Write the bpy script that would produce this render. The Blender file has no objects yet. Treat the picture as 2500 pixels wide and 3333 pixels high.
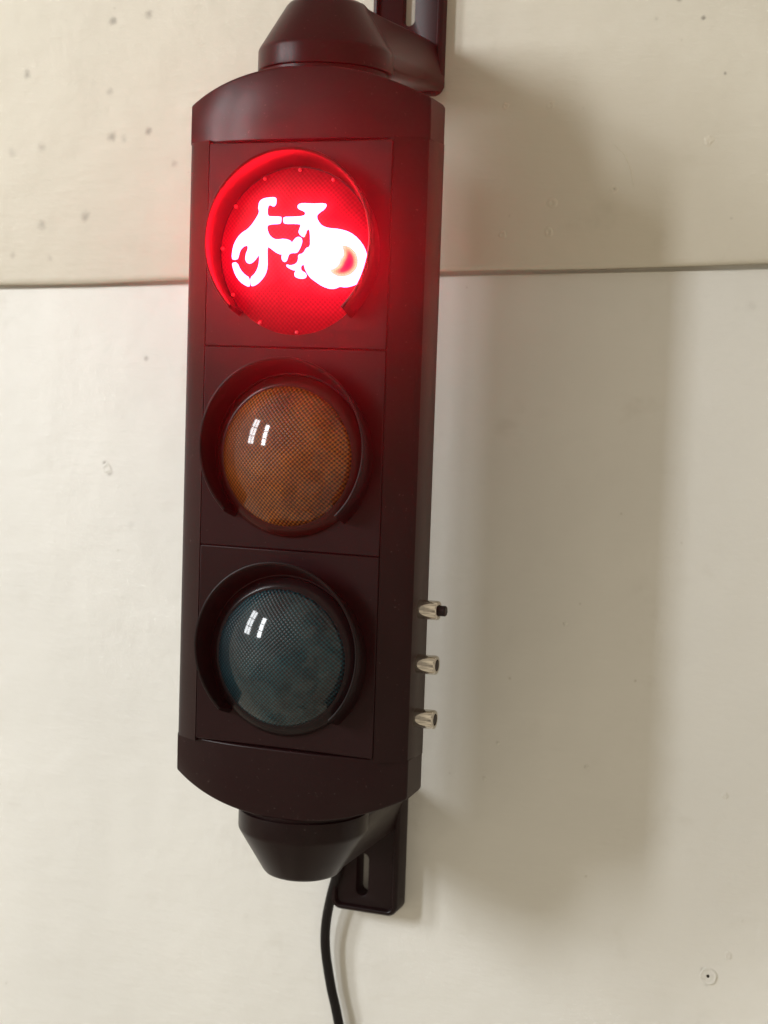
import bpy, bmesh, math, random
from mathutils import Vector, Matrix, noise

random.seed(7)
S = bpy.context.scene
COL = S.collection
MM = 0.001
Z0 = 1500.0            # height of the signal's middle above the ground, in mm

# ------------------------------------------------------------------ camera
R = ((0.9386012699602277, 0.3433796254292022, 0.033437835892120966),
     (-0.33974844937780974, 0.9368045278631035, -0.08347615060938925),
     (-0.05998872539420607, 0.06699036807846621, 0.9959486148443052))
cam_d = bpy.data.cameras.new('camera')
cam = bpy.data.objects.new('camera', cam_d)
COL.objects.link(cam)
right, fwd, up = Vector(R[0]), Vector(R[1]), Vector(R[2])
m = Matrix.Identity(4)
for i in range(3):
    m[i][0], m[i][1], m[i][2] = right[i], up[i], -fwd[i]
m[0][3], m[1][3], m[2][3] = 393.52 * MM, -905.40 * MM, (44.554 + Z0) * MM
cam.matrix_world = m
cam_d.sensor_fit = 'VERTICAL'
cam_d.sensor_height = 36.0
cam_d.sensor_width = 27.0
cam_d.lens = 36.0 * 5000.0 / 3333.0
cam_d.clip_start, cam_d.clip_end = 0.01, 50
cam_d.dof.use_dof = True
cam_d.dof.focus_distance = 0.99
cam_d.dof.aperture_fstop = 9.0
S.camera = cam

# ------------------------------------------------------------------ light of the room
W = bpy.data.worlds.new('World')
S.world = W
W.use_nodes = True
nt = W.node_tree
bg = nt.nodes['Background']
tc = nt.nodes.new('ShaderNodeTexCoord')
ns = nt.nodes.new('ShaderNodeTexNoise')
ns.inputs['Scale'].default_value = 2.6
ns.inputs['Detail'].default_value = 3.5
ns.inputs['Roughness'].default_value = 0.6
vo = nt.nodes.new('ShaderNodeTexVoronoi')       # invented blocky patches for the lenses to reflect, like a furnished room
vo.distance = 'CHEBYCHEV'
vo.inputs['Scale'].default_value = 4.2
sp = nt.nodes.new('ShaderNodeSeparateColor')
ad = nt.nodes.new('ShaderNodeMix'); ad.data_type = 'FLOAT'; ad.inputs['Factor'].default_value = 0.28
rp = nt.nodes.new('ShaderNodeValToRGB')
rp.color_ramp.elements[0].position = 0.24
rp.color_ramp.elements[0].color = (0.07, 0.06, 0.05, 1)
rp.color_ramp.elements[1].position = 0.74
rp.color_ramp.elements[1].color = (1.0, 0.875, 0.66, 1)
nt.links.new(tc.outputs['Generated'], ns.inputs['Vector'])
nt.links.new(tc.outputs['Generated'], vo.inputs['Vector'])
nt.links.new(vo.outputs['Color'], sp.inputs['Color'])
nt.links.new(ns.outputs['Fac'], ad.inputs['A']); nt.links.new(sp.outputs['Red'], ad.inputs['B'])
nt.links.new(ad.outputs['Result'], rp.inputs['Fac'])
nt.links.new(rp.outputs['Color'], bg.inputs['Color'])
bg.inputs['Strength'].default_value = 0.95

TARGET = Vector((40, 100, Z0 - 40)) * MM

def window(name, loc, w, h, power, color):
    d = bpy.data.lights.new(name, 'AREA')
    d.shape = 'RECTANGLE'
    d.size, d.size_y = w, h
    d.energy = power
    d.color = color
    o = bpy.data.objects.new(name, d)
    COL.objects.link(o)
    o.location = loc
    dirv = (TARGET - Vector(loc)).normalized()
    o.rotation_euler = dirv.to_track_quat('-Z', 'Y').to_euler()
    return o

DAY = (0.955, 0.98, 1.0)

def sash(loc, w, h, cols, rows, power, color, bar=0.03):
    """one window: a lamp for every pane, dark glazing bars between them"""
    base = Vector(loc)
    dirv = (TARGET - base).normalized()
    q = dirv.to_track_quat('-Z', 'Y')
    pw, ph = (w - bar * (cols - 1)) / cols, (h - bar * (rows - 1)) / rows
    for a in range(cols):
        for b in range(rows):
            off = Vector((-w / 2 + pw / 2 + a * (pw + bar), -h / 2 + ph / 2 + b * (ph + bar), 0))
            o = window('window_pane_light', base + q @ off, pw, ph, power / (cols * rows), color)
            o.rotation_euler = q.to_euler()

sash((-2.05, -1.30, Z0 * MM + 0.75), 0.32, 0.90, 2, 3, 28, DAY)
sash((-1.54, -1.78, Z0 * MM + 0.70), 0.20, 0.80, 1, 3, 25, DAY)
S.view_settings.view_transform = 'Standard'
S.view_settings.look = 'None'
S.view_settings.exposure = 0.0
S.view_settings.gamma = 1.0
S.cycles.use_denoising = True
S.cycles.max_bounces = 10
S.cycles.sample_clamp_indirect = 30

# ------------------------------------------------------------------ materials
def mat(name):
    M = bpy.data.materials.new(name)
    M.use_nodes = True
    t = M.node_tree
    return M, t, t.nodes['Principled BSDF']

def node(t, kind, **kw):
    n = t.nodes.new(kind)
    for k, v in kw.items():
        setattr(n, k, v)
    return n

def plastic(name, col, rough, bump=0.05, scale=900):
    M, t, b = mat(name)
    tc = node(t, 'ShaderNodeTexCoord')
    n = node(t, 'ShaderNodeTexNoise')
    n.inputs['Scale'].default_value = scale
    n.inputs['Detail'].default_value = 3
    bp = node(t, 'ShaderNodeBump')
    bp.inputs['Strength'].default_value = bump
    bp.inputs['Distance'].default_value = 0.001
    n2 = node(t, 'ShaderNodeTexNoise')
    n2.inputs['Scale'].default_value = 14
    n2.inputs['Detail'].default_value = 5
    r = node(t, 'ShaderNodeMapRange')
    r.inputs['To Min'].default_value = rough - 0.06
    r.inputs['To Max'].default_value = rough + 0.06
    cr = node(t, 'ShaderNodeValToRGB')
    cr.color_ramp.elements[0].position = 0.3
    cr.color_ramp.elements[1].position = 0.75
    cr.color_ramp.elements[0].color = (*[c * 0.86 for c in col], 1)
    cr.color_ramp.elements[1].color = (*[min(1, c * 1.14) for c in col], 1)
    L = t.links.new
    L(tc.outputs['Object'], n.inputs['Vector']); L(tc.outputs['Object'], n2.inputs['Vector'])
    L(n.outputs['Fac'], bp.inputs['Height']); L(bp.outputs['Normal'], b.inputs['Normal'])
    L(n2.outputs['Fac'], r.inputs['Value']); L(r.outputs['Result'], b.inputs['Roughness'])
    L(n2.outputs['Fac'], cr.inputs['Fac']); L(cr.outputs['Color'], b.inputs['Base Color'])
    b.inputs['Specular IOR Level'].default_value = 0.16
    du = node(t, 'ShaderNodeTexNoise'); du.inputs['Scale'].default_value = 420; du.inputs['Detail'].default_value = 4
    dr = node(t, 'ShaderNodeMapRange', interpolation_type='SMOOTHSTEP'); dr.inputs['From Min'].default_value = 0.66; dr.inputs['From Max'].default_value = 0.78; dr.inputs['To Max'].default_value = 0.30
    dm = node(t, 'ShaderNodeMix', data_type='RGBA'); dm.inputs['B'].default_value = (0.16, 0.13, 0.12, 1)
    L(tc.outputs['Object'], du.inputs['Vector']); L(du.outputs['Fac'], dr.inputs['Value']); L(dr.outputs['Result'], dm.inputs['Factor'])
    L(cr.outputs['Color'], dm.inputs['A']); L(dm.outputs['Result'], b.inputs['Base Color'])
    return M

M_BODY = plastic('maroon_plastic', (0.0140, 0.0048, 0.0054), 0.31)
M_BODY_SHADED = plastic('maroon_plastic_shaded', (0.010, 0.0046, 0.0048), 0.31)  # body plastic again, darker: weaker red flare low down put into its colour
M_BLACK = plastic('black_plastic', (0.010, 0.009, 0.009), 0.4, 0.02)

def visor_material():
    # thin moulded plastic: translucency added to carry the red lamp's glare
    M, t, b = mat('visor_plastic')
    b.inputs['Base Color'].default_value = (0.0040, 0.0028, 0.0029, 1)
    b.inputs['Roughness'].default_value = 0.42
    b.inputs['Specular IOR Level'].default_value = 0.16
    tr = node(t, 'ShaderNodeBsdfTranslucent')
    tr.inputs['Color'].default_value = (0.5, 0.01, 0.015, 1)
    mx = node(t, 'ShaderNodeMixShader')
    mx.inputs['Fac'].default_value = 0.003
    t.links.new(b.outputs['BSDF'], mx.inputs[1]); t.links.new(tr.outputs['BSDF'], mx.inputs[2])
    t.links.new(mx.outputs['Shader'], t.nodes['Material Output'].inputs['Surface'])
    return M
M_VISOR = visor_material()

def cells(t, pitch):
    """a grid of little prisms: height 0..1 from object coordinates"""
    tc = node(t, 'ShaderNodeTexCoord')
    sx = node(t, 'ShaderNodeSeparateXYZ')
    t.links.new(tc.outputs['Object'], sx.inputs['Vector'])
    outs = []
    for ax in ('X', 'Z'):
        a = node(t, 'ShaderNodeMath', operation='MULTIPLY'); a.inputs[1].default_value = 2 * math.pi / pitch
        s = node(t, 'ShaderNodeMath', operation='SINE')
        t.links.new(sx.outputs[ax], a.inputs[0]); t.links.new(a.outputs[0], s.inputs[0])
        outs.append(s)
    mu = node(t, 'ShaderNodeMath', operation='MULTIPLY')
    t.links.new(outs[0].outputs[0], mu.inputs[0]); t.links.new(outs[1].outputs[0], mu.inputs[1])
    r = node(t, 'ShaderNodeMapRange')
    r.inputs['From Min'].default_value = -1
    t.links.new(mu.outputs[0], r.inputs['Value'])
    return tc, r

def dome_material(name, dark, light, pitch=0.0029):
    M, t, b = mat(name)
    tc, r = cells(t, pitch)
    n = node(t, 'ShaderNodeTexNoise'); n.inputs['Scale'].default_value = 38; n.inputs['Detail'].default_value = 4; n.inputs['Distortion'].default_value = 0.6
    ad = node(t, 'ShaderNodeMath', operation='MULTIPLY')
    cr = node(t, 'ShaderNodeValToRGB')
    cr.color_ramp.elements[0].position = 0.10; cr.color_ramp.elements[1].position = 0.62
    cr.color_ramp.elements[0].color = (*dark, 1); cr.color_ramp.elements[1].color = (*light, 1)
    bp = node(t, 'ShaderNodeBump'); bp.inputs['Strength'].default_value = 0.5; bp.inputs['Distance'].default_value = 0.0008
    L = t.links.new
    L(tc.outputs['Object'], n.inputs['Vector'])
    L(r.outputs['Result'], ad.inputs[0]); L(n.outputs['Fac'], ad.inputs[1])
    L(ad.outputs[0], cr.inputs['Fac']); L(cr.outputs['Color'], b.inputs['Base Color'])
    L(r.outputs['Result'], bp.inputs['Height']); L(bp.outputs['Normal'], b.inputs['Normal'])
    b.inputs['Roughness'].default_value = 0.4
    b.inputs['Specular IOR Level'].default_value = 0.2
    b.inputs['Coat Weight'].default_value = 0.75
    b.inputs['Coat Roughness'].default_value = 0.06
    b.inputs['Coat IOR'].default_value = 1.42
    return M
M_AMBER = dome_material('amber_lens', (0.030, 0.006, 0.0012), (0.36, 0.100, 0.005))
M_GREEN = dome_material('green_lens', (0.001, 0.004, 0.005), (0.002, 0.055, 0.072))

M_RIM_A = plastic('amber_rim', (0.030, 0.0062, 0.0048), 0.22, 0.01)  # red tint of the lit lamp's flare is put into this rim's colour
M_RIM_G = plastic('green_rim', (0.008, 0.0062, 0.0066), 0.22, 0.01)

def red_lens_material():
    M, t, b = mat('lit_red_lens')
    tc, r = cells(t, 0.0031)
    at = node(t, 'ShaderNodeAttribute', attribute_name='lamp')
    cr = node(t, 'ShaderNodeValToRGB')
    e = cr.color_ramp.elements
    e[0].position, e[0].color = 0.0, (0.07, 0.0001, 0.001, 1)
    e[1].position, e[1].color = 1.0, (1.0, 0.035, 0.07, 1)
    k = cr.color_ramp.elements.new(0.55); k.color = (0.66, 0.001, 0.020, 1)
    k = cr.color_ramp.elements.new(0.25); k.color = (0.27, 0.0004, 0.005, 1)
    mr = node(t, 'ShaderNodeMapRange'); mr.inputs['To Min'].default_value = 0.48; mr.inputs['To Max'].default_value = 1.05
    bp = node(t, 'ShaderNodeBump'); bp.inputs['Strength'].default_value = 0.25; bp.inputs['Distance'].default_value = 0.0008
    L = t.links.new
    L(at.outputs['Fac'], cr.inputs['Fac']); L(cr.outputs['Color'], b.inputs['Emission Color'])
    L(r.outputs['Result'], mr.inputs['Value']); L(mr.outputs['Result'], b.inputs['Emission Strength'])
    L(r.outputs['Result'], bp.inputs['Height']); L(bp.outputs['Normal'], b.inputs['Normal'])
    b.inputs['Base Color'].default_value = (0.10, 0.001, 0.003, 1)
    b.inputs['Roughness'].default_value = 0.5
    b.inputs['Specular IOR Level'].default_value = 0.10
    return M
M_RED = red_lens_material()

def emitter(name, col, strength):
    M, t, b = mat(name)
    b.inputs['Base Color'].default_value = (0.3, 0.01, 0.01, 1)
    b.inputs['Emission Color'].default_value = (*col, 1)
    b.inputs['Emission Strength'].default_value = strength
    return M
LAMP = 245.0
def bicycle_material():
    # red light so strong that it photographs white; a cooler patch at the rear hub
    M, t, b = mat('lit_bicycle')
    L = t.links.new
    at = node(t, 'ShaderNodeAttribute', attribute_name='hub_glow')
    cr = node(t, 'ShaderNodeValToRGB')
    e = cr.color_ramp.elements
    e[0].position, e[0].color = 0.0, (0.62, 0.004, 0.085, 1)
    e[1].position, e[1].color = 1.0, (1.0, 0.93, 0.82, 1)
    k = e.new(0.30); k.color = (0.85, 0.05, 0.10, 1)
    k = e.new(0.62); k.color = (1.0, 0.52, 0.30, 1)
    hot = node(t, 'ShaderNodeMapRange', interpolation_type='SMOOTHSTEP')
    hot.inputs['From Min'].default_value = 0.86; hot.inputs['From Max'].default_value = 1.0
    em1 = node(t, 'ShaderNodeEmission'); em1.inputs['Strength'].default_value = 1.15
    em2 = node(t, 'ShaderNodeEmission'); em2.inputs['Strength'].default_value = LAMP
    em2.inputs['Color'].default_value = (1.0, 1.5 / LAMP, 4.2 / LAMP, 1)
    mx = node(t, 'ShaderNodeMixShader')
    L(at.outputs['Fac'], cr.inputs['Fac']); L(at.outputs['Fac'], hot.inputs['Value'])
    L(cr.outputs['Color'], em1.inputs['Color']); L(hot.outputs['Result'], mx.inputs['Fac'])
    L(em1.outputs['Emission'], mx.inputs[1]); L(em2.outputs['Emission'], mx.inputs[2])
    L(mx.outputs['Shader'], t.nodes['Material Output'].inputs['Surface'])
    return M
M_BIKE = bicycle_material()

M_METAL, t_, b_ = mat('nickel')
b_.inputs['Base Color'].default_value = (0.60, 0.56, 0.50, 1)
b_.inputs['Metallic'].default_value = 1.0
b_.inputs['Roughness'].default_value = 0.10

def wall_material(name, col, spots):
    """old gloss paint over board: brush marks, runs, pimples, and grey spots where nails were"""
    M, t, b = mat(name)
    L = t.links.new
    tc = node(t, 'ShaderNodeTexCoord')
    big = node(t, 'ShaderNodeTexNoise'); big.inputs['Scale'].default_value = 5; big.inputs['Detail'].default_value = 6
    cr = node(t, 'ShaderNodeValToRGB')
    cr.color_ramp.elements[0].position, cr.color_ramp.elements[1].position = 0.3, 0.7
    cr.color_ramp.elements[0].color = (*[c * 0.94 for c in col], 1)
    cr.color_ramp.elements[1].color = (*[min(1, c * 1.03) for c in col], 1)
    L(tc.outputs['Object'], big.inputs['Vector']); L(big.outputs['Fac'], cr.inputs['Fac'])
    last = cr.outputs['Color']
    for (x, z, rad, amt) in spots:
        d = node(t, 'ShaderNodeVectorMath', operation='DISTANCE')
        d.inputs[1].default_value = (x * MM, 0, z * MM)
        flat = node(t, 'ShaderNodeVectorMath', operation='MULTIPLY'); flat.inputs[1].default_value = (1, 0, 1)
        wob = node(t, 'ShaderNodeTexNoise'); wob.inputs['Scale'].default_value = 260
        w2 = node(t, 'ShaderNodeMath', operation='MULTIPLY_ADD'); w2.inputs[1].default_value = rad * MM * 1.3
        mr = node(t, 'ShaderNodeMapRange', interpolation_type='SMOOTHSTEP')
        mr.inputs['From Min'].default_value = rad * MM * 0.6; mr.inputs['From Max'].default_value = rad * MM * 2.0
        mr.inputs['To Min'].default_value = amt; mr.inputs['To Max'].default_value = 0
        mx = node(t, 'ShaderNodeMix', data_type='RGBA')
        mx.inputs['B'].default_value = (0.16, 0.14, 0.115, 1)
        L(tc.outputs['Object'], flat.inputs[0]); L(flat.outputs[0], d.inputs[0]); L(tc.outputs['Object'], wob.inputs['Vector'])
        L(wob.outputs['Fac'], w2.inputs[0]); L(d.outputs['Value'], w2.inputs[2])
        L(w2.outputs[0], mr.inputs['Value']); L(mr.outputs['Result'], mx.inputs['Factor']); L(last, mx.inputs['A'])
        last = mx.outputs['Result']
    # grubby rubs and specks in the paint
    rub = node(t, 'ShaderNodeTexNoise'); rub.inputs['Scale'].default_value = 17; rub.inputs['Detail'].default_value = 8; rub.inputs['Roughness'].default_value = 0.7
    rr = node(t, 'ShaderNodeMapRange', interpolation_type='SMOOTHSTEP'); rr.inputs['From Min'].default_value = 0.56; rr.inputs['From Max'].default_value = 0.78; rr.inputs['To Max'].default_value = 0.20
    rm = node(t, 'ShaderNodeMix', data_type='RGBA'); rm.inputs['B'].default_value = (0.42, 0.38, 0.30, 1)
    L(tc.outputs['Object'], rub.inputs['Vector']); L(rub.outputs['Fac'], rr.inputs['Value']); L(rr.outputs['Result'], rm.inputs['Factor']); L(last, rm.inputs['A'])
    last = rm.outputs['Result']
    vo = node(t, 'ShaderNodeTexVoronoi'); vo.inputs['Scale'].default_value = 34; vo.inputs['Randomness'].default_value = 1.0
    vr = node(t, 'ShaderNodeMapRange', interpolation_type='SMOOTHSTEP'); vr.inputs['From Min'].default_value = 0.02; vr.inputs['From Max'].default_value = 0.05; vr.inputs['To Min'].default_value = 0.30; vr.inputs['To Max'].default_value = 0.0
    vm = node(t, 'ShaderNodeMix', data_type='RGBA'); vm.inputs['B'].default_value = (0.40, 0.36, 0.29, 1)
    L(tc.outputs['Object'], vo.inputs['Vector']); L(vo.outputs['Distance'], vr.inputs['Value']); L(vr.outputs['Result'], vm.inputs['Factor']); L(last, vm.inputs['A'])
    last = vm.outputs['Result']
    L(last, b.inputs['Base Color'])
    mp = node(t, 'ShaderNodeMapping'); mp.inputs['Scale'].default_value = (22, 22, 70)
    fine = node(t, 'ShaderNodeTexNoise'); fine.inputs['Scale'].default_value = 1.0; fine.inputs['Detail'].default_value = 6
    wide = node(t, 'ShaderNodeTexNoise'); wide.inputs['Scale'].default_value = 26; wide.inputs['Detail'].default_value = 3
    L(tc.outputs['Object'], mp.inputs['Vector']); L(mp.outputs['Vector'], fine.inputs['Vector']); L(tc.outputs['Object'], wide.inputs['Vector'])
    b1 = node(t, 'ShaderNodeBump'); b1.inputs['Strength'].default_value = 0.22; b1.inputs['Distance'].default_value = 0.004
    b2 = node(t, 'ShaderNodeBump'); b2.inputs['Strength'].default_value = 0.17; b2.inputs['Distance'].default_value = 0.01
    L(fine.outputs['Fac'], b1.inputs['Height']); L(wide.outputs['Fac'], b2.inputs['Height'])
    L(b1.outputs['Normal'], b2.inputs['Normal']); L(b2.outputs['Normal'], b.inputs['Normal'])
    b.inputs['Roughness'].default_value = 0.55
    b.inputs['Specular IOR Level'].default_value = 0.3
    return M

UP_SPOTS = [(-226.3, 315.3, 3.8, 0.57), (-195.3, 318.9, 3.8, 0.46), (-302.8, 277.8, 3.6, 0.57), (-228.6, 261.6, 3.5, 0.32), (-226, 227.6, 4.2, 0.46),
            (-215.1, 225.7, 3.5, 0.22), (-194.3, 231, 3.5, 0.54), (-288.6, 220.6, 4.3, 0.30), (-316.1, 217, 4.1, 0.22), (-170.9, 206, 3.5, 0.27),
            (-248, 166.8, 4.6, 0.41), (-287.3, 160.3, 4.3, 0.35), (-313.7, 136.5, 3.2, 0.24), (-279.5, 134, 3.2, 0.22),
            (224.7, 296, 1.8, .75), (240.9, 258.7, 1.2, .6), (207.4, 308.8, 2.2, .65), (169.5, 183.3, 1.4, .35), (193, 297, 1.6, .2)]
LOW_SPOTS = [(-232.0, -26.5, 2.3, .75), (-227.5, -33, 3.2, .60), (-196.6, 57.8, 2.4, .45), (-207.8, -74.3, 4.5, .10), (265, 105, 4, .10), (259.8, -363.8, 1.1, .9), (256.0, -360, 2.2, .35), (263.6, -361, 2.0, .35), (259, -369, 2.4, .30)]
M_UPPER = wall_material('cream_paint', (0.71, 0.67, 0.575), UP_SPOTS)  # cream paint, with the dimmer light on the upper board also put in
M_LOWER = wall_material('off_white_paint', (0.83, 0.822, 0.785), LOW_SPOTS)  # off-white paint, whitened further to carry the brighter light low down
M_PATCH_U = wall_material('cream_filler', (0.72, 0.675, 0.575), [])
M_PATCH_L = wall_material('white_filler', (0.80, 0.79, 0.75), [])
M_HOLE = plastic('screw_hole_dark', (0.03, 0.026, 0.02), 0.7)

# ------------------------------------------------------------------ mesh helpers (all in mm, local)
def link(name, bm, material, parent=None, smooth=40, bevel=None, seg=2, loc=None):
    me = bpy.data.meshes.new(name)
    bmesh.ops.recalc_face_normals(bm, faces=bm.faces)
    bm.to_mesh(me); bm.free()
    me.transform(Matrix.Scale(MM, 4))
    for p in me.polygons:
        p.use_smooth = True
    me.set_sharp_from_angle(angle=math.radians(smooth))
    o = bpy.data.objects.new(name, me)
    COL.objects.link(o)
    if material:
        me.materials.append(material)
    if parent:
        o.parent = parent
    if loc:
        o.location = Vector(loc) * MM
    if bevel:
        b = o.modifiers.new('edge', 'BEVEL')
        b.width = bevel * MM; b.segments = seg; b.limit_method = 'ANGLE'; b.angle_limit = math.radians(38)
        b.harden_normals = False
    return o

def empty(name, loc, parent=None):
    o = bpy.data.objects.new(name, None)
    COL.objects.link(o)
    o.location = Vector(loc) * MM
    o.empty_display_size = 0.05
    if parent: o.parent = parent
    return o

def tag(o, label=None, cat=None, group=None, kind=None):
    for k, v in (('label', label), ('category', cat), ('group', group), ('kind', kind)):
        if v: o[k] = v
    return o

def rings(bm, loops, close_u=True, cap0=False, cap1=False):
    vs = [[bm.verts.new(p) for p in l] for l in loops]
    n = len(vs[0])
    for a, b in zip(vs, vs[1:]):
        for i in range(n if close_u else n - 1):
            j = (i + 1) % n
            bm.faces.new((a[i], a[j], b[j], b[i]))
    if cap0: bm.faces.new(vs[0])
    if cap1: bm.faces.new(vs[-1])
    return vs

def lathe(profile, n=72, axis='Z', cap0=True, cap1=True):
    bm = bmesh.new()
    loops = []
    for r, h in profile:
        l = []
        for i in range(n):
            a = 2 * math.pi * i / n
            c, s = r * math.cos(a), r * math.sin(a)
            l.append({'Z': (c, s, h), 'X': (h, c, s), 'Y': (c, h, s)}[axis])
        loops.append(l)
    rings(bm, loops, True, cap0, cap1)
    return bm

def box(x0, x1, y0, y1, z0, z1):
    bm = bmesh.new()
    rings(bm, [[(x0, y0, z), (x1, y0, z), (x1, y1, z), (x0, y1, z)] for z in (z0, z1)], True, True, True)
    return bm

# ------------------------------------------------------------------ wall
WY = 165.0
wall = empty('wall', (0, WY, Z0))
tag(wall, 'cream painted boarded wall with filled nail holes behind the signal', 'wall', kind='structure')

def edge_z(x):
    return 124.4 + 0.0335 * x + 0.5 * math.sin(x * 0.012 + 1)

def wall_board(name, upper):
    bm = bmesh.new()
    xs = [-1600, -1000, -600] + [-420 + 12 * i for i in range(71)] + [600, 1000, 1600]
    loops = []
    for x in xs:
        e = edge_z(x) if abs(x) < 600 else 124.4 + 0.0335 * x
        if upper:
            w = 0.25 * math.sin(x * 0.03) + 0.2 * noise.noise((x * 0.02, 0, 3))
            l = [(x, 7.0, e + w * 2.2), (x, -5.0, e + w * 2), (x, -7.4, e + 0.7 + w), (x, -8.6, e + 2.4 + w), (x, -9.0, e + 5), (x, -9.0, e + 300), (x, -9.0, 1100)]
        else:
            w = 0.3 * noise.noise((x * 0.03, 7, 3))
            l = [(x, 7.5, e + 30), (x, 7.5, e - 2.8 + w), (x, 2.0, e - 2.9 + w), (x, 0.5, e - 3.6 + w), (x, 0.0, e - 5.5), (x, 0.0, -200), (x, 0.0, -1480)]
        loops.append(l)
    rings(bm, loops, close_u=False)
    return link(name, bm, M_UPPER if upper else M_LOWER, wall, smooth=50)
up_b = wall_board('upper_board', True); up_b['label'] = 'cream upper board standing proud of the lower wall'
lo_b = wall_board('lower_board', False)
for o in (up_b, lo_b): o['kind'] = 'structure'

def filler(x, z, r, y, matl, h=0.7, crater=0.0):
    """a painted-over plug: low lumpy mound, sometimes with a sunk middle"""
    bm = bmesh.new()
    seed = x * 0.37 + z * 0.11
    loops = []
    for k, (f, hh) in enumerate(((1.0, -0.05), (0.8, 0.35), (0.55, 0.9), (0.3, 0.9 - crater), (0.08, 0.85 - 1.4 * crater))):
        l = []
        for i in range(22):
            a = 2 * math.pi * i / 22
            q = 1 + 0.45 * noise.noise((math.cos(a) * 1.1 + seed, math.sin(a) * 1.1, k * 0.3))
            l.append((x + r * f * q * math.cos(a), y - h * hh * (0.75 + 0.5 * noise.noise((a, seed, 5))), z + r * f * q * math.sin(a)))
        loops.append(l)
    rings(bm, loops, True, False, True)
    return link('filler_patch', bm, matl, wall, smooth=180)

for x, z, r, c in [(89.4, 241.4, 2.6, .5), (121.9, 241.5, 3.0, .6), (169.5, 183.3, 3.4, .8), (126, 174, 4.0, .5), (90.7, 152.3, 3.4, .6), (124.2, 154, 3.6, .7),
                   (232.3, 214.4, 3.6, .1)]:
    filler(x, z, r, -9.0, M_PATCH_U, 0.75, c)
for x, z, r, c in [(-230, -30, 4.2, .9), (91.1, -242.6, 2.0, 0), (166.6, -225, 2.0, 0), (272.8, -346.8, 3.2, .2), (264.8, -233.6, 2.6, .1), (146.3, -122.7, 1.8, 0), (100, -215, 1.6, 0)]:
    filler(x, z, r, 0.0, M_PATCH_L, 0.65, c)

bm = bmesh.new()       # the curved scratch in the cream paint
pts = [Vector((168.4, 0, 213.1)), Vector((175.1, 0, 206.7)), Vector((179.8, 0, 197.2)), Vector((182.5, 0, 184.7))]
path = []
for i in range(13):
    u = i / 12 * 3; k = min(int(u), 2); path.append(pts[k].lerp(pts[k + 1], u - k))
lp = []
for i, p in enumerate(path):
    w = 0.55 * math.sin(math.pi * (i + 0.3) / 12.6) + 0.08
    lp.append([(p.x - w, -8.97, p.z), (p.x - w * .3, -9.35, p.z), (p.x + w * .5, -9.35, p.z), (p.x + w, -8.97, p.z)])
rings(bm, lp, close_u=False)
link('paint_ridge', bm, M_PATCH_U, wall, smooth=180)

bm = bmesh.new()       # old screw hole, lower right
loops = []
for f, y in ((6.4, 0.05), (5.6, -0.55), (4.7, -0.35), (3.8, -0.1), (2.4, -0.5), (1.3, -0.3), (0.9, -0.05)):
    l = []
    for i in range(32):
        a = 2 * math.pi * i / 32
        q = 1 + 0.16 * noise.noise((math.cos(a) * 1.4, math.sin(a) * 1.4, f * 0.25))
        yy = 1.7 * y * (1 + 0.9 * noise.noise((math.cos(a) * 1.3 + 4, math.sin(a) * 1.3, f * .2)))
        l.append((259.8 + f * q * math.cos(a), yy, -363.8 + f * q * math.sin(a)))
    loops.append(l)
rings(bm, loops, True, False, True)
sh = link('screw_hole', bm, M_PATCH_L, wall, smooth=180)
link('hole', lathe([(1.25, -0.30), (1.0, -0.42), (0.2, -0.36)], 16, 'Y', False, True), M_HOLE, sh, loc=(259.8, 0, -363.8))

# ------------------------------------------------------------------ the signal
sig = empty('bicycle_signal', (0, 0, Z0))
tag(sig, 'maroon three lamp bicycle traffic light with its red bicycle lamp lit', 'traffic light')

half = [(63.4, 3.4), (63.4, 0.3), (67, 2.2), (73, 5.5), (78.5, 9.1), (81.2, 11.1), (82.3, 12.6), (82.5, 14.6), (83.4, 39.5), (82.4, 41.6), (57, 79)]
sec = [(-x, y) for x, y in reversed(half)] + half
bm = bmesh.new()
rings(bm, [[(x, y, z) for x, y in sec] for z in (-197, -120, 0, 120, 197)], True, True, True)
link('housing', bm, M_BODY, sig, smooth=28)

def cap_front(x):
    return -2.0 + 14.2 * (abs(x) / 82.9) ** 3.1

def cap_top(x):
    return 242.0 - 20.0 * (abs(x) / 82.9) ** 2

def end_cap(sign):
    bm = bmesh.new()
    N = 48
    loops = []
    for i in range(N + 1):
        x = -82.9 + 165.8 * i / N
        # columns crowd towards the ends so that the corner stays crisp
        yf, zt = cap_front(x), cap_top(x)
        yb = 80.0 if abs(x) < 58 else 80.0 - (abs(x) - 58) / 24.9 * 40.0
        col = [(x, yf, 195.6), (x, yf, 210), (x, yf, zt - 1.8), (x * .998, yf + 0.35, zt - 0.9), (x * .996, yf + 1.0, zt - 0.25), (x * .99, yf + 2.4, zt), (x * .99, yb - 3, zt), (x, yb, zt - 1.5), (x, yb, 195.6)]
        loops.append([(a, b, sign * c) for a, b, c in col])
    rings(bm, loops, True, True, True)
    return link('end_cap', bm, M_BODY, sig, smooth=30, bevel=1.0, seg=3)
end_cap(1)
end_cap(-1)

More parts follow.
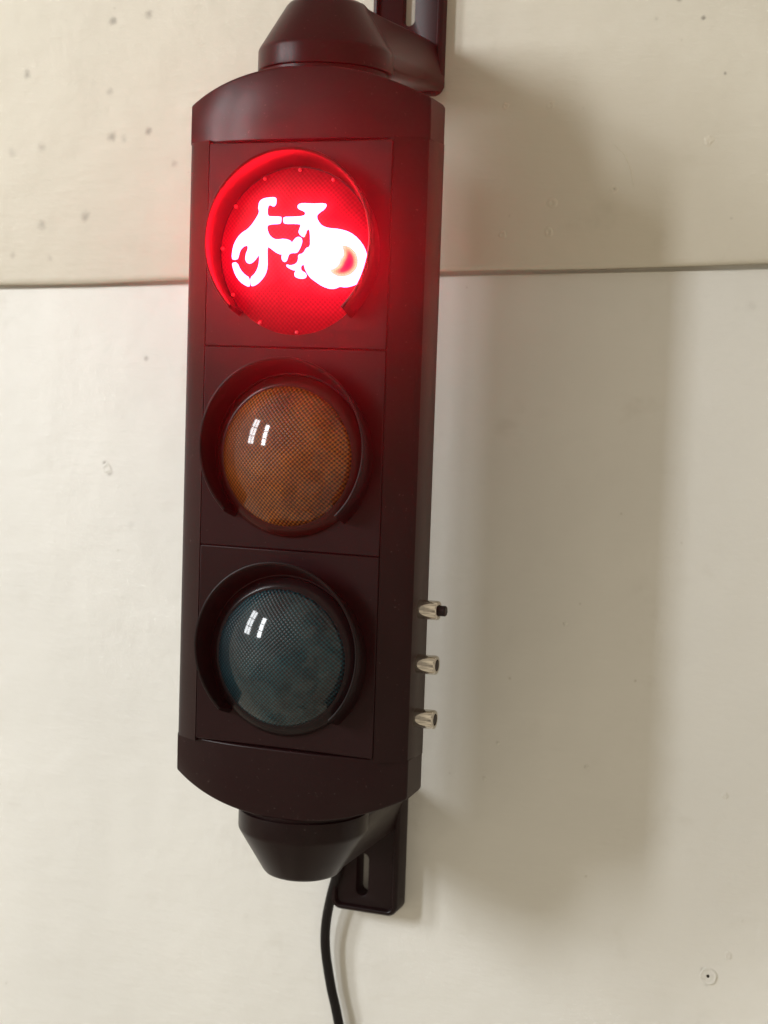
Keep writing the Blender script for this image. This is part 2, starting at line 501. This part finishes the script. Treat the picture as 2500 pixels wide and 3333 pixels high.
LR = 52.5
def dome(r, sag, nr=20, na=72, flat=0.0):
    bm = bmesh.new()
    Rs = (r * r + sag * sag) / (2 * sag)
    loops = [[(r * math.cos(2 * math.pi * i / na), 0.6, r * math.sin(2 * math.pi * i / na)) for i in range(na)]]
    for k in range(nr):
        rr = r * (1 - k / nr)
        h = math.sqrt(Rs * Rs - rr * rr) - (Rs - sag)
        loops.append([(rr * math.cos(2 * math.pi * i / na), -h, rr * math.sin(2 * math.pi * i / na)) for i in range(na)])
    vs = rings(bm, loops)
    c = bm.verts.new((0, -sag, 0))
    l = vs[-1]
    for i in range(na):
        bm.faces.new((l[i], l[(i + 1) % na], c))
    return bm

def visor():
    bm = bmesh.new()
    loops = []
    A0, A1, N = -47, 227, 92
    D, LIFT = 17.5, 6.4
    for i in range(N + 1):
        u = i / N
        a = math.radians(A0 + (A1 - A0) * u)
        ca, sa = math.cos(a), math.sin(a)
        e = min(u, 1 - u) / 0.10
        d = D * (0.93 + 0.07 * min(1, e))
        sect = [(53.2, 0.2), (54.2, -d * .5), (55.0, -d + 1.2), (55.5, -d + .25), (56.2, -d), (57.0, -d + .3), (57.4, -d + 1.2), (57.2, -d * .5), (56.6, 0.2)]
        loops.append([(r * ca, y, r * sa + (LIFT * (-y / D) if y < 0 else 0)) for r, y in sect])
    rings(bm, loops, True, True, True)
    return bm

FRONT = [(-26.7, 28.4), (-26.5, 31.1), (-24.2, 32.9), (-20.8, 33.5), (-15.5, 33.8), (-14.1, 32.5), (-14.1, 28.9),
    (-15.3, 27.7), (-17.0, 28.1), (-18.0, 28.9), (-19.6, 28.2), (-19.9, 25.6), (-19.2, 21.7), (-15.8, 21.4),
    (-9.7, 21.3), (-9.2, 20.1), (-9.4, 17.4), (-10.3, 16.6), (-15.6, 16.5), (-18.9, 15.9), (-19.0, 13.5), (-17.4,
    9.9), (-14.7, 7.7), (-12.0, 6.8), (-6.0, 7.3), (-2.0, 6.2), (-1.1, 4.7), (-0.3, 5.6), (1.3, 7.7), (3.3, 8.6),
    (5.4, 7.7), (5.9, 5.6), (5.1, 2.6), (3.6, -0.4), (2.3, -1.6), (-1.7, -1.6), (-3.3, -3.1), (-3.9, -5.9), (-5.5,
    -7.4), (-7.2, -6.5), (-8.0, -4.1), (-7.3, -2.5), (-9.0, -2.5), (-12.4, -1.0), (-15.8, 1.4), (-18.2, 2.6),
    (-18.0, -4.1), (-17.8, -10.2), (-19.4, -15.1), (-22.6, -18.7), (-25.9, -21.2), (-29.6, -22.5), (-30.6, -21.3),
    (-30.7, -17.0), (-27.5, -14.8), (-25.0, -11.4), (-23.8, -6.6), (-24.1, -2.3), (-26.4, -5.3), (-29.4, -7.8),
    (-32.1, -8.3), (-34.4, -6.3), (-34.5, -2.9), (-32.4, 1.7), (-33.4, 3.5), (-36.5, 2.6), (-38.8, 0.4), (-39.7,
    -2.3), (-40.5, -5.1), (-43.4, -5.7), (-45.5, -4.8), (-44.7, 2.6), (-41.7, 8.1), (-37.7, 11.7), (-33.7, 13.5),
    (-30.4, 16.6), (-27.2, 21.1), (-25.6, 24.5), (-26.8, 26.9)]
WHEEL_LOW = [(-45.1, -7.4), (-41.2, -7.1), (-38.4, -12.1), (-34.9, -15.2), (-31.5, -16.9), (-31.3, -22.4), (-33.4, -22.5),
    (-38.9, -19.5), (-42.5, -15.2), (-44.6, -10.3)]
REAR = [(-8.0, 19.8), (-7.4, 21.0), (-2.4, 21.1), (6.2, 21.4), (7.1, 23.7), (4.7, 24.9), (2.1, 25.8), (1.0, 27.6),
    (2.0, 29.1), (4.6, 29.7), (11.8, 29.3), (19.0, 29.7), (20.3, 28.3), (18.8, 25.7), (16.3, 23.9), (14.7, 22.4),
    (14.4, 20.6), (16.2, 17.6), (18.2, 15.5), (22.8, 14.0), (29.3, 13.7), (35.9, 11.9), (41.2, 8.0), (45.2, 2.7),
    (47.0, -2.7), (46.8, -5.3), (47.4, -8.0), (47.3, -12.2), (45.2, -17.0), (40.2, -20.6), (34.4, -22.4), (29.9,
    -21.9), (28.9, -22.8), (24.7, -23.7), (19.4, -22.0), (14.7, -19.0), (11.0, -16.3), (8.2, -11.8), (7.4, -8.2),
    (5.2, -10.0), (5.6, -12.5), (8.6, -13.9), (9.3, -16.0), (7.4, -17.6), (3.4, -17.3), (1.3, -16.1), (1.0,
    -14.0), (2.3, -12.5), (-0.4, -12.2), (-4.4, -10.1), (-4.2, -8.6), (-1.5, -9.5), (2.5, -8.2), (3.7, -5.8),
    (3.6, -2.5), (6.9, -1.9), (8.8, 1.7), (11.4, 2.3), (11.2, 8.0), (10.4, 13.4), (8.4, 12.8), (7.9, 8.9), (6.6,
    8.0), (3.2, 10.7), (3.5, 12.9), (4.7, 16.2), (1.0, 16.6), (-6.3, 16.6), (-7.5, 17.4)]
def smooth_poly(p, it=1):
    for _ in range(it):
        q = []
        for i in range(len(p)):
            a, b = p[i], p[(i + 1) % len(p)]
            q += [(a[0] * .75 + b[0] * .25, a[1] * .75 + b[1] * .25), (a[0] * .25 + b[0] * .75, a[1] * .25 + b[1] * .75)]
        p = q
    return p

RS = (LR * LR + 9.0 * 9.0) / (2 * 9.0)
def face_y(x, z):
    return -(math.sqrt(max(0, RS * RS - x * x - z * z)) - (RS - 9.0))

def bike_piece(bm, poly, lift, mi):
    p = [(x + 2.0, z) for x, z in smooth_poly(poly)]
    sub = bmesh.new()
    es = []
    vs = [sub.verts.new((x, 0, z)) for x, z in p]
    for k in range(len(vs)):
        es.append(sub.edges.new((vs[k], vs[(k + 1) % len(vs)])))
    bmesh.ops.triangle_fill(sub, use_beauty=True, use_dissolve=False, edges=es)
    for _ in range(6):                     # fine enough to follow the curved lens
        long = [e for e in sub.edges if e.calc_length() > 1.8]
        if not long: break
        bmesh.ops.subdivide_edges(sub, edges=long, cuts=1)
        bmesh.ops.triangulate(sub, faces=sub.faces)
    rim = {v for e in sub.edges if len(e.link_faces) == 1 for v in e.verts}
    top = {v: bm.verts.new((v.co.x, face_y(v.co.x, v.co.z) - lift, v.co.z)) for v in sub.verts}
    bot = {v: bm.verts.new((v.co.x, face_y(v.co.x, v.co.z) + 0.2, v.co.z)) for v in rim}
    for f in sub.faces:
        bm.faces.new([top[v] for v in f.verts]).material_index = mi
    for e in sub.edges:
        if len(e.link_faces) == 1:
            a, b = e.verts
            bm.faces.new((top[a], top[b], bot[b], bot[a])).material_index = mi
    sub.free()

def seg_d(p, a, b):
    ax, az = a; bx, bz = b
    vx, vz = bx - ax, bz - az
    L2 = vx * vx + vz * vz or 1e-9
    u = max(0, min(1, ((p[0] - ax) * vx + (p[1] - az) * vz) / L2))
    return math.hypot(p[0] - ax - u * vx, p[1] - az - u * vz)

def inside(p, poly):
    c = False
    for i in range(len(poly)):
        (x1, z1), (x2, z2) = poly[i - 1], poly[i]
        if (z1 > p[1]) != (z2 > p[1]) and p[0] < (x2 - x1) * (p[1] - z1) / (z2 - z1) + x1: c = not c
    return c

def signal_panel(zc, kind, label):
    pan = link('signal_panel', box(-62.9, 62.9, 0.0, 3.0, -64.8, 64.8), M_BODY, sig, bevel=0.7, loc=(0, 0, zc))
    pan['label'] = label
    lz = -4.2
    vis = link('visor', visor(), M_VISOR, pan, smooth=35, loc=(0, 0, lz))
    if kind == 'red':
        le = link('lens', dome(LR, 9.0, 40, 120), M_RED, pan, smooth=60, loc=(0, -0.2, lz))
        at = le.data.attributes.new('lamp', 'FLOAT', 'POINT')
        vals = []
        for v in le.data.vertices:
            p = (v.co.x / MM - 2.0, v.co.z / MM)
            d = 0 if any(inside(p, P) for P in (FRONT, REAR, WHEEL_LOW)) else min(min(seg_d(p, P[i - 1], P[i]) for i in range(len(P))) for P in (FRONT, REAR, WHEEL_LOW))
            g = 0.9 * math.exp(-d / 9.0)
            # the lamp array also lights the lens from behind, more in its middle than at its rim
            rr = math.hypot(p[0] - 6, p[1] + 4) / LR
            g = max(g, 0) * 0.66 + 0.40 * max(0, 1 - rr ** 1.8) + 0.03
            vals.append(max(0.04, min(1, g)))
        at.data.foreach_set('value', vals)
        bm = bmesh.new()
        bike_piece(bm, FRONT, 0.55, 0); bike_piece(bm, WHEEL_LOW, 0.55, 0); bike_piece(bm, REAR, 0.60, 0)
        bk = link('bicycle_symbol', bm, M_BIKE, pan, smooth=30, loc=(0, -0.2, lz))
        ha = bk.data.attributes.new('hub_glow', 'FLOAT', 'POINT')
        hv = []
        for v in bk.data.vertices:
            p = (v.co.x / MM - 2.0, v.co.z / MM)
            dx, dz = p[0] - 28.5, p[1] + 4.5
            ang = (math.degrees(math.atan2(dz, dx)) + 25 + 180) % 360 - 180
            base = min(1.0, (abs(ang) / 85) ** 1.5 * 0.80)
            ring = base + max(0, abs(math.hypot(dx, dz) - 8.2) - 0.6) / 5.5
            hubd = 0.905 + max(0, math.hypot(dx + 1, dz) - 6) / 9
            do = seg_d(p, (9.0, 9.0), (7.5, 3.0))
            hv.append(max(0.0, min(1.0, ring, hubd, 0.35 + do / 3.2)))
        ha.data.foreach_set('value', hv)
        bk['label'] = 'glowing white bicycle symbol'
        le['label'] = 'lit red lens with bicycle symbol'
        for a in (88, 116, 146, 178, 213, 243, 273, 61):
            b2 = bmesh.new()
            bmesh.ops.create_icosphere(b2, subdivisions=2, radius=1.35)
            a = math.radians(a)
            link('lens_clip', b2, M_CLIP, pan, loc=(51.0 * math.cos(a), -1.6, lz + 51.0 * math.sin(a)))
    else:
        ring = [(52.6, 0.4), (52.3, -1.4), (51.0, -3.2), (48.8, -4.9), (46.6, -6.0), (45.2, -6.4), (44.2, -6.2)]
        link('lens_rim', lathe(ring, 96, 'Y', False, False), M_RIM_A if kind == 'amber' else M_RIM_G, pan, smooth=70, loc=(0, 0, lz))
        le = link('lens', dome(45.2, 16.0, 24, 96), M_AMBER if kind == 'amber' else M_GREEN, pan, smooth=60, loc=(0, -5.8, lz))
        le['label'] = 'unlit dark %s domed lens' % kind
    return pan

M_CLIP, t_, b_ = mat('clear_red_clip')
b_.inputs['Base Color'].default_value = (0.9, 0.05, 0.09, 1)
b_.inputs['Roughness'].default_value = 0.12
signal_panel(130, 'red', 'top panel with lit red lens')
signal_panel(0, 'amber', 'middle panel with dark amber lens')
signal_panel(-130, 'green', 'bottom panel with dark green lens')

def push_button(z, out, label):
    prof = [(6.25, -4), (6.25, 1.0), (6.25, 6), (6.25, 14.2), (5.8, 15.2), (4.7, 15.5), (3.8, 15.3), (3.6, 13.2)]
    b = link('push_button', lathe(prof, 40, 'X', True, True), M_METAL, sig, smooth=35, loc=(80.6, 25, z))
    b['label'] = label
    link('plunger', lathe([(3.4, 8), (3.4, 14.2 + out), (2.9, 14.9 + out), (0.5, 14.95 + out)], 28, 'X', True, True), M_BLACK, b, smooth=35)
push_button(-99.5, 5.2, 'top push button with black plunger standing out')
push_button(-135.0, 0.6, 'middle push button, plunger flush')
push_button(-170.5, 0.4, 'bottom push button, plunger flush')

# ------------------------------------------------------------------ brackets
def slot_loops(cx, hw, z0, z1, rc, slot, s):
    """matching outer outline and slot outline, one vertex per angle"""
    n = 64
    cz = (z0 + z1) / 2
    hz = abs(z1 - z0) / 2
    def rr(ax, hx, hzz, r):
        out = []
        for i in range(n):
            k = i / n * 4
            q = int(k); u = k - q
            # corner centres, counter-clockwise; each quarter is an arc between half edges
            sx, sz = ((1, 1), (-1, 1), (-1, -1), (1, -1))[q]
            a = math.pi / 2 * (q + u)
            if u < 0.15:
                tt = u / 0.15
                p = [(hx, (hzz - r) * tt), (-(hx - r) * tt, hzz), (-hx, -(hzz - r) * tt), ((hx - r) * tt, -hzz)][q]
            elif u > 0.85:
                tt = (1 - u) / 0.15
                p = [((hx - r) * tt, hzz), (-hx, (hzz - r) * tt), (-(hx - r) * tt, -hzz), (hx, -(hzz - r) * tt)][q]
            else:
                tt = (u - 0.15) / 0.70
                a = math.pi / 2 * (q + tt)
                p = (sx * (hx - r) + r * math.cos(a), sz * (hzz - r) + r * math.sin(a))
            out.append(p)
        return out
    O = lambda d: [(cx + x, s * (cz + z)) for x, z in rr(0, hw - d, hz - d, max(1, rc - d))]
    sc, shw, sz0, sz1 = slot
    scz, shz = (sz0 + sz1) / 2, abs(sz1 - sz0) / 2
    I = lambda d: [(sc + x, s * (scz + z)) for x, z in rr(0, shw + d, shz + d, shw + d - 0.05)]
    return O, I

def bracket(s, label, cx, slot):
    """s = +1 above the signal, -1 below"""
    root = empty('mounting_bracket', (0, WY, Z0 + s * 265))
    tag(root, label, 'bracket', 'brackets holding the signal to the wall')
    off = (0, -WY, -s * 265)
    # pivot: short drum and cone turned about a vertical axis
    prof = [(41.8, 232), (41.8, 243.0), (44.0, 243.6), (44.2, 245), (44.2, 255.5), (43.9, 257.0), (43.2, 258.4), (26.8, 285.6), (25.2, 287.4), (23.0, 288.4), (3, 289.2)]
    bm = lathe([(r, s * z) for r, z in prof], 80)
    bmesh.ops.translate(bm, verts=bm.verts, vec=(0, 40, 0))
    link('pivot', bm, M_BODY if s > 0 else M_BODY_SHADED, root, smooth=24, loc=off)
    # arm: the cone's outline drawn back to the wall
    bm = bmesh.new()
    def section(y, c, wb, ws, wt, zb, zs, zt):
        base = [(wb, zb + 1.2), (ws, zb + 3.5), (ws, zs - 1.5), (ws - .8, zs + 1.0), (wt + 1.6, zt - 2.4), (wt - .4, zt - .5), (wt - 3, zt)]
        pts = [(c + x, y, s * z) for x, z in base] + [(c - x, y, s * z) for x, z in reversed(base)]
        return [(c + wb - 3, y, s * zb)] + pts + [(c - wb + 3, y, s * zb)]
    loops = []
    for k in range(9):
        u = k / 8
        y = 42 + 112 * u
        e = u * u * (3 - 2 * u)
        l = lambda a, b: a + (b - a) * e
        loops.append(section(y, cx * e, l(40, 26), l(42.6, 27.5), l(24, 21), l(244, 252), l(257, 262), l(287.6, 286)))
    rings(bm, loops, True, True, True)
    link('arm', bm, M_BODY if s > 0 else M_BODY_SHADED, root, smooth=40, loc=off, bevel=0.8)
    # wall plate with a long screw slot
    O, I = slot_loops(cx, 26.5, 250, 351, 8, slot, s)
    bm = bmesh.new()
    L3 = lambda P, y: [(x, y, z) for x, z in P]
    rings(bm, [L3(O(0), WY - 0.2), L3(O(0), 148.6), L3(O(0.5), 147.2), L3(O(1.6), 146.2), L3(O(3), 146), L3(O(3.6), 146.3), L3(O(4.2), 147.5), L3(O(4.8), 149.6), L3(I(1.2), 150), L3(I(0.4), 150.3), L3(I(0), 151), L3(I(0), WY - 0.2)], True)
    link('wall_plate', bm, M_BODY if s > 0 else M_BODY_SHADED, root, smooth=34, loc=off)
    return root
bracket(1, 'maroon wall bracket with cone pivot above the signal', 17, (17.0, 4.2, 299, 336))
bracket(-1, 'maroon wall bracket with cone pivot below the signal', 6, (3.2, 4.5, 307, 339))

# ------------------------------------------------------------------ cable
pts = [(-5, 118, -270), (-8, 132, -292), (-14.5, 146, -318), (-21.9, 151, -344), (-26.2, 153.5, -366), (-26.6, 155, -387), (-21.8, 156, -415), (-17.4, 156, -431), (-13.4, 156, -447), (-3, 156, -487), (9, 156, -545)]
def catmull(P, n=8):
    out = []
    P = [P[0]] + P + [P[-1]]
    for i in range(1, len(P) - 2):
        a, b, c, d = map(Vector, P[i - 1:i + 3])
        for k in range(n):
            t = k / n
            out.append(0.5 * ((2 * b) + (c - a) * t + (2 * a - 5 * b + 4 * c - d) * t * t + (3 * b - a - 3 * c + d) * t ** 3))
    out.append(Vector(P[-1]))
    return out
path = catmull(pts)
bm = bmesh.new()
loops = []
for i, p in enumerate(path):
    tn = (path[min(i + 1, len(path) - 1)] - path[max(i - 1, 0)]).normalized()
    a = tn.cross(Vector((0, 1, 0))).normalized(); b = tn.cross(a)
    loops.append([tuple(p + 3.7 * (a * math.cos(2 * math.pi * k / 20) + b * math.sin(2 * math.pi * k / 20))) for k in range(20)])
rings(bm, loops, True, True, True)
cb = link('power_cable', bm, M_BLACK, None, smooth=60, loc=(0, 0, Z0))
tag(cb, 'black round power cable hanging down the wall from the lower bracket', 'cable')

# ------------------------------------------------------------------ scattering volume added to imitate camera bloom round the red lamp
M, t, b = mat('added_bloom_haze')
t.nodes.remove(b)
pv = node(t, 'ShaderNodeVolumePrincipled')
pv.inputs['Color'].default_value = (0.96, 0.95, 0.94, 1)
pv.inputs['Density'].default_value = 0.030
pv.inputs['Anisotropy'].default_value = 0.92
t.links.new(pv.outputs['Volume'], t.nodes['Material Output'].inputs['Volume'])
hz = link('bloom_haze', box(-3600, 4200, -3400, 1200, -1600, 2400), M, None, loc=(0, 0, Z0))
tag(hz, kind='stuff')
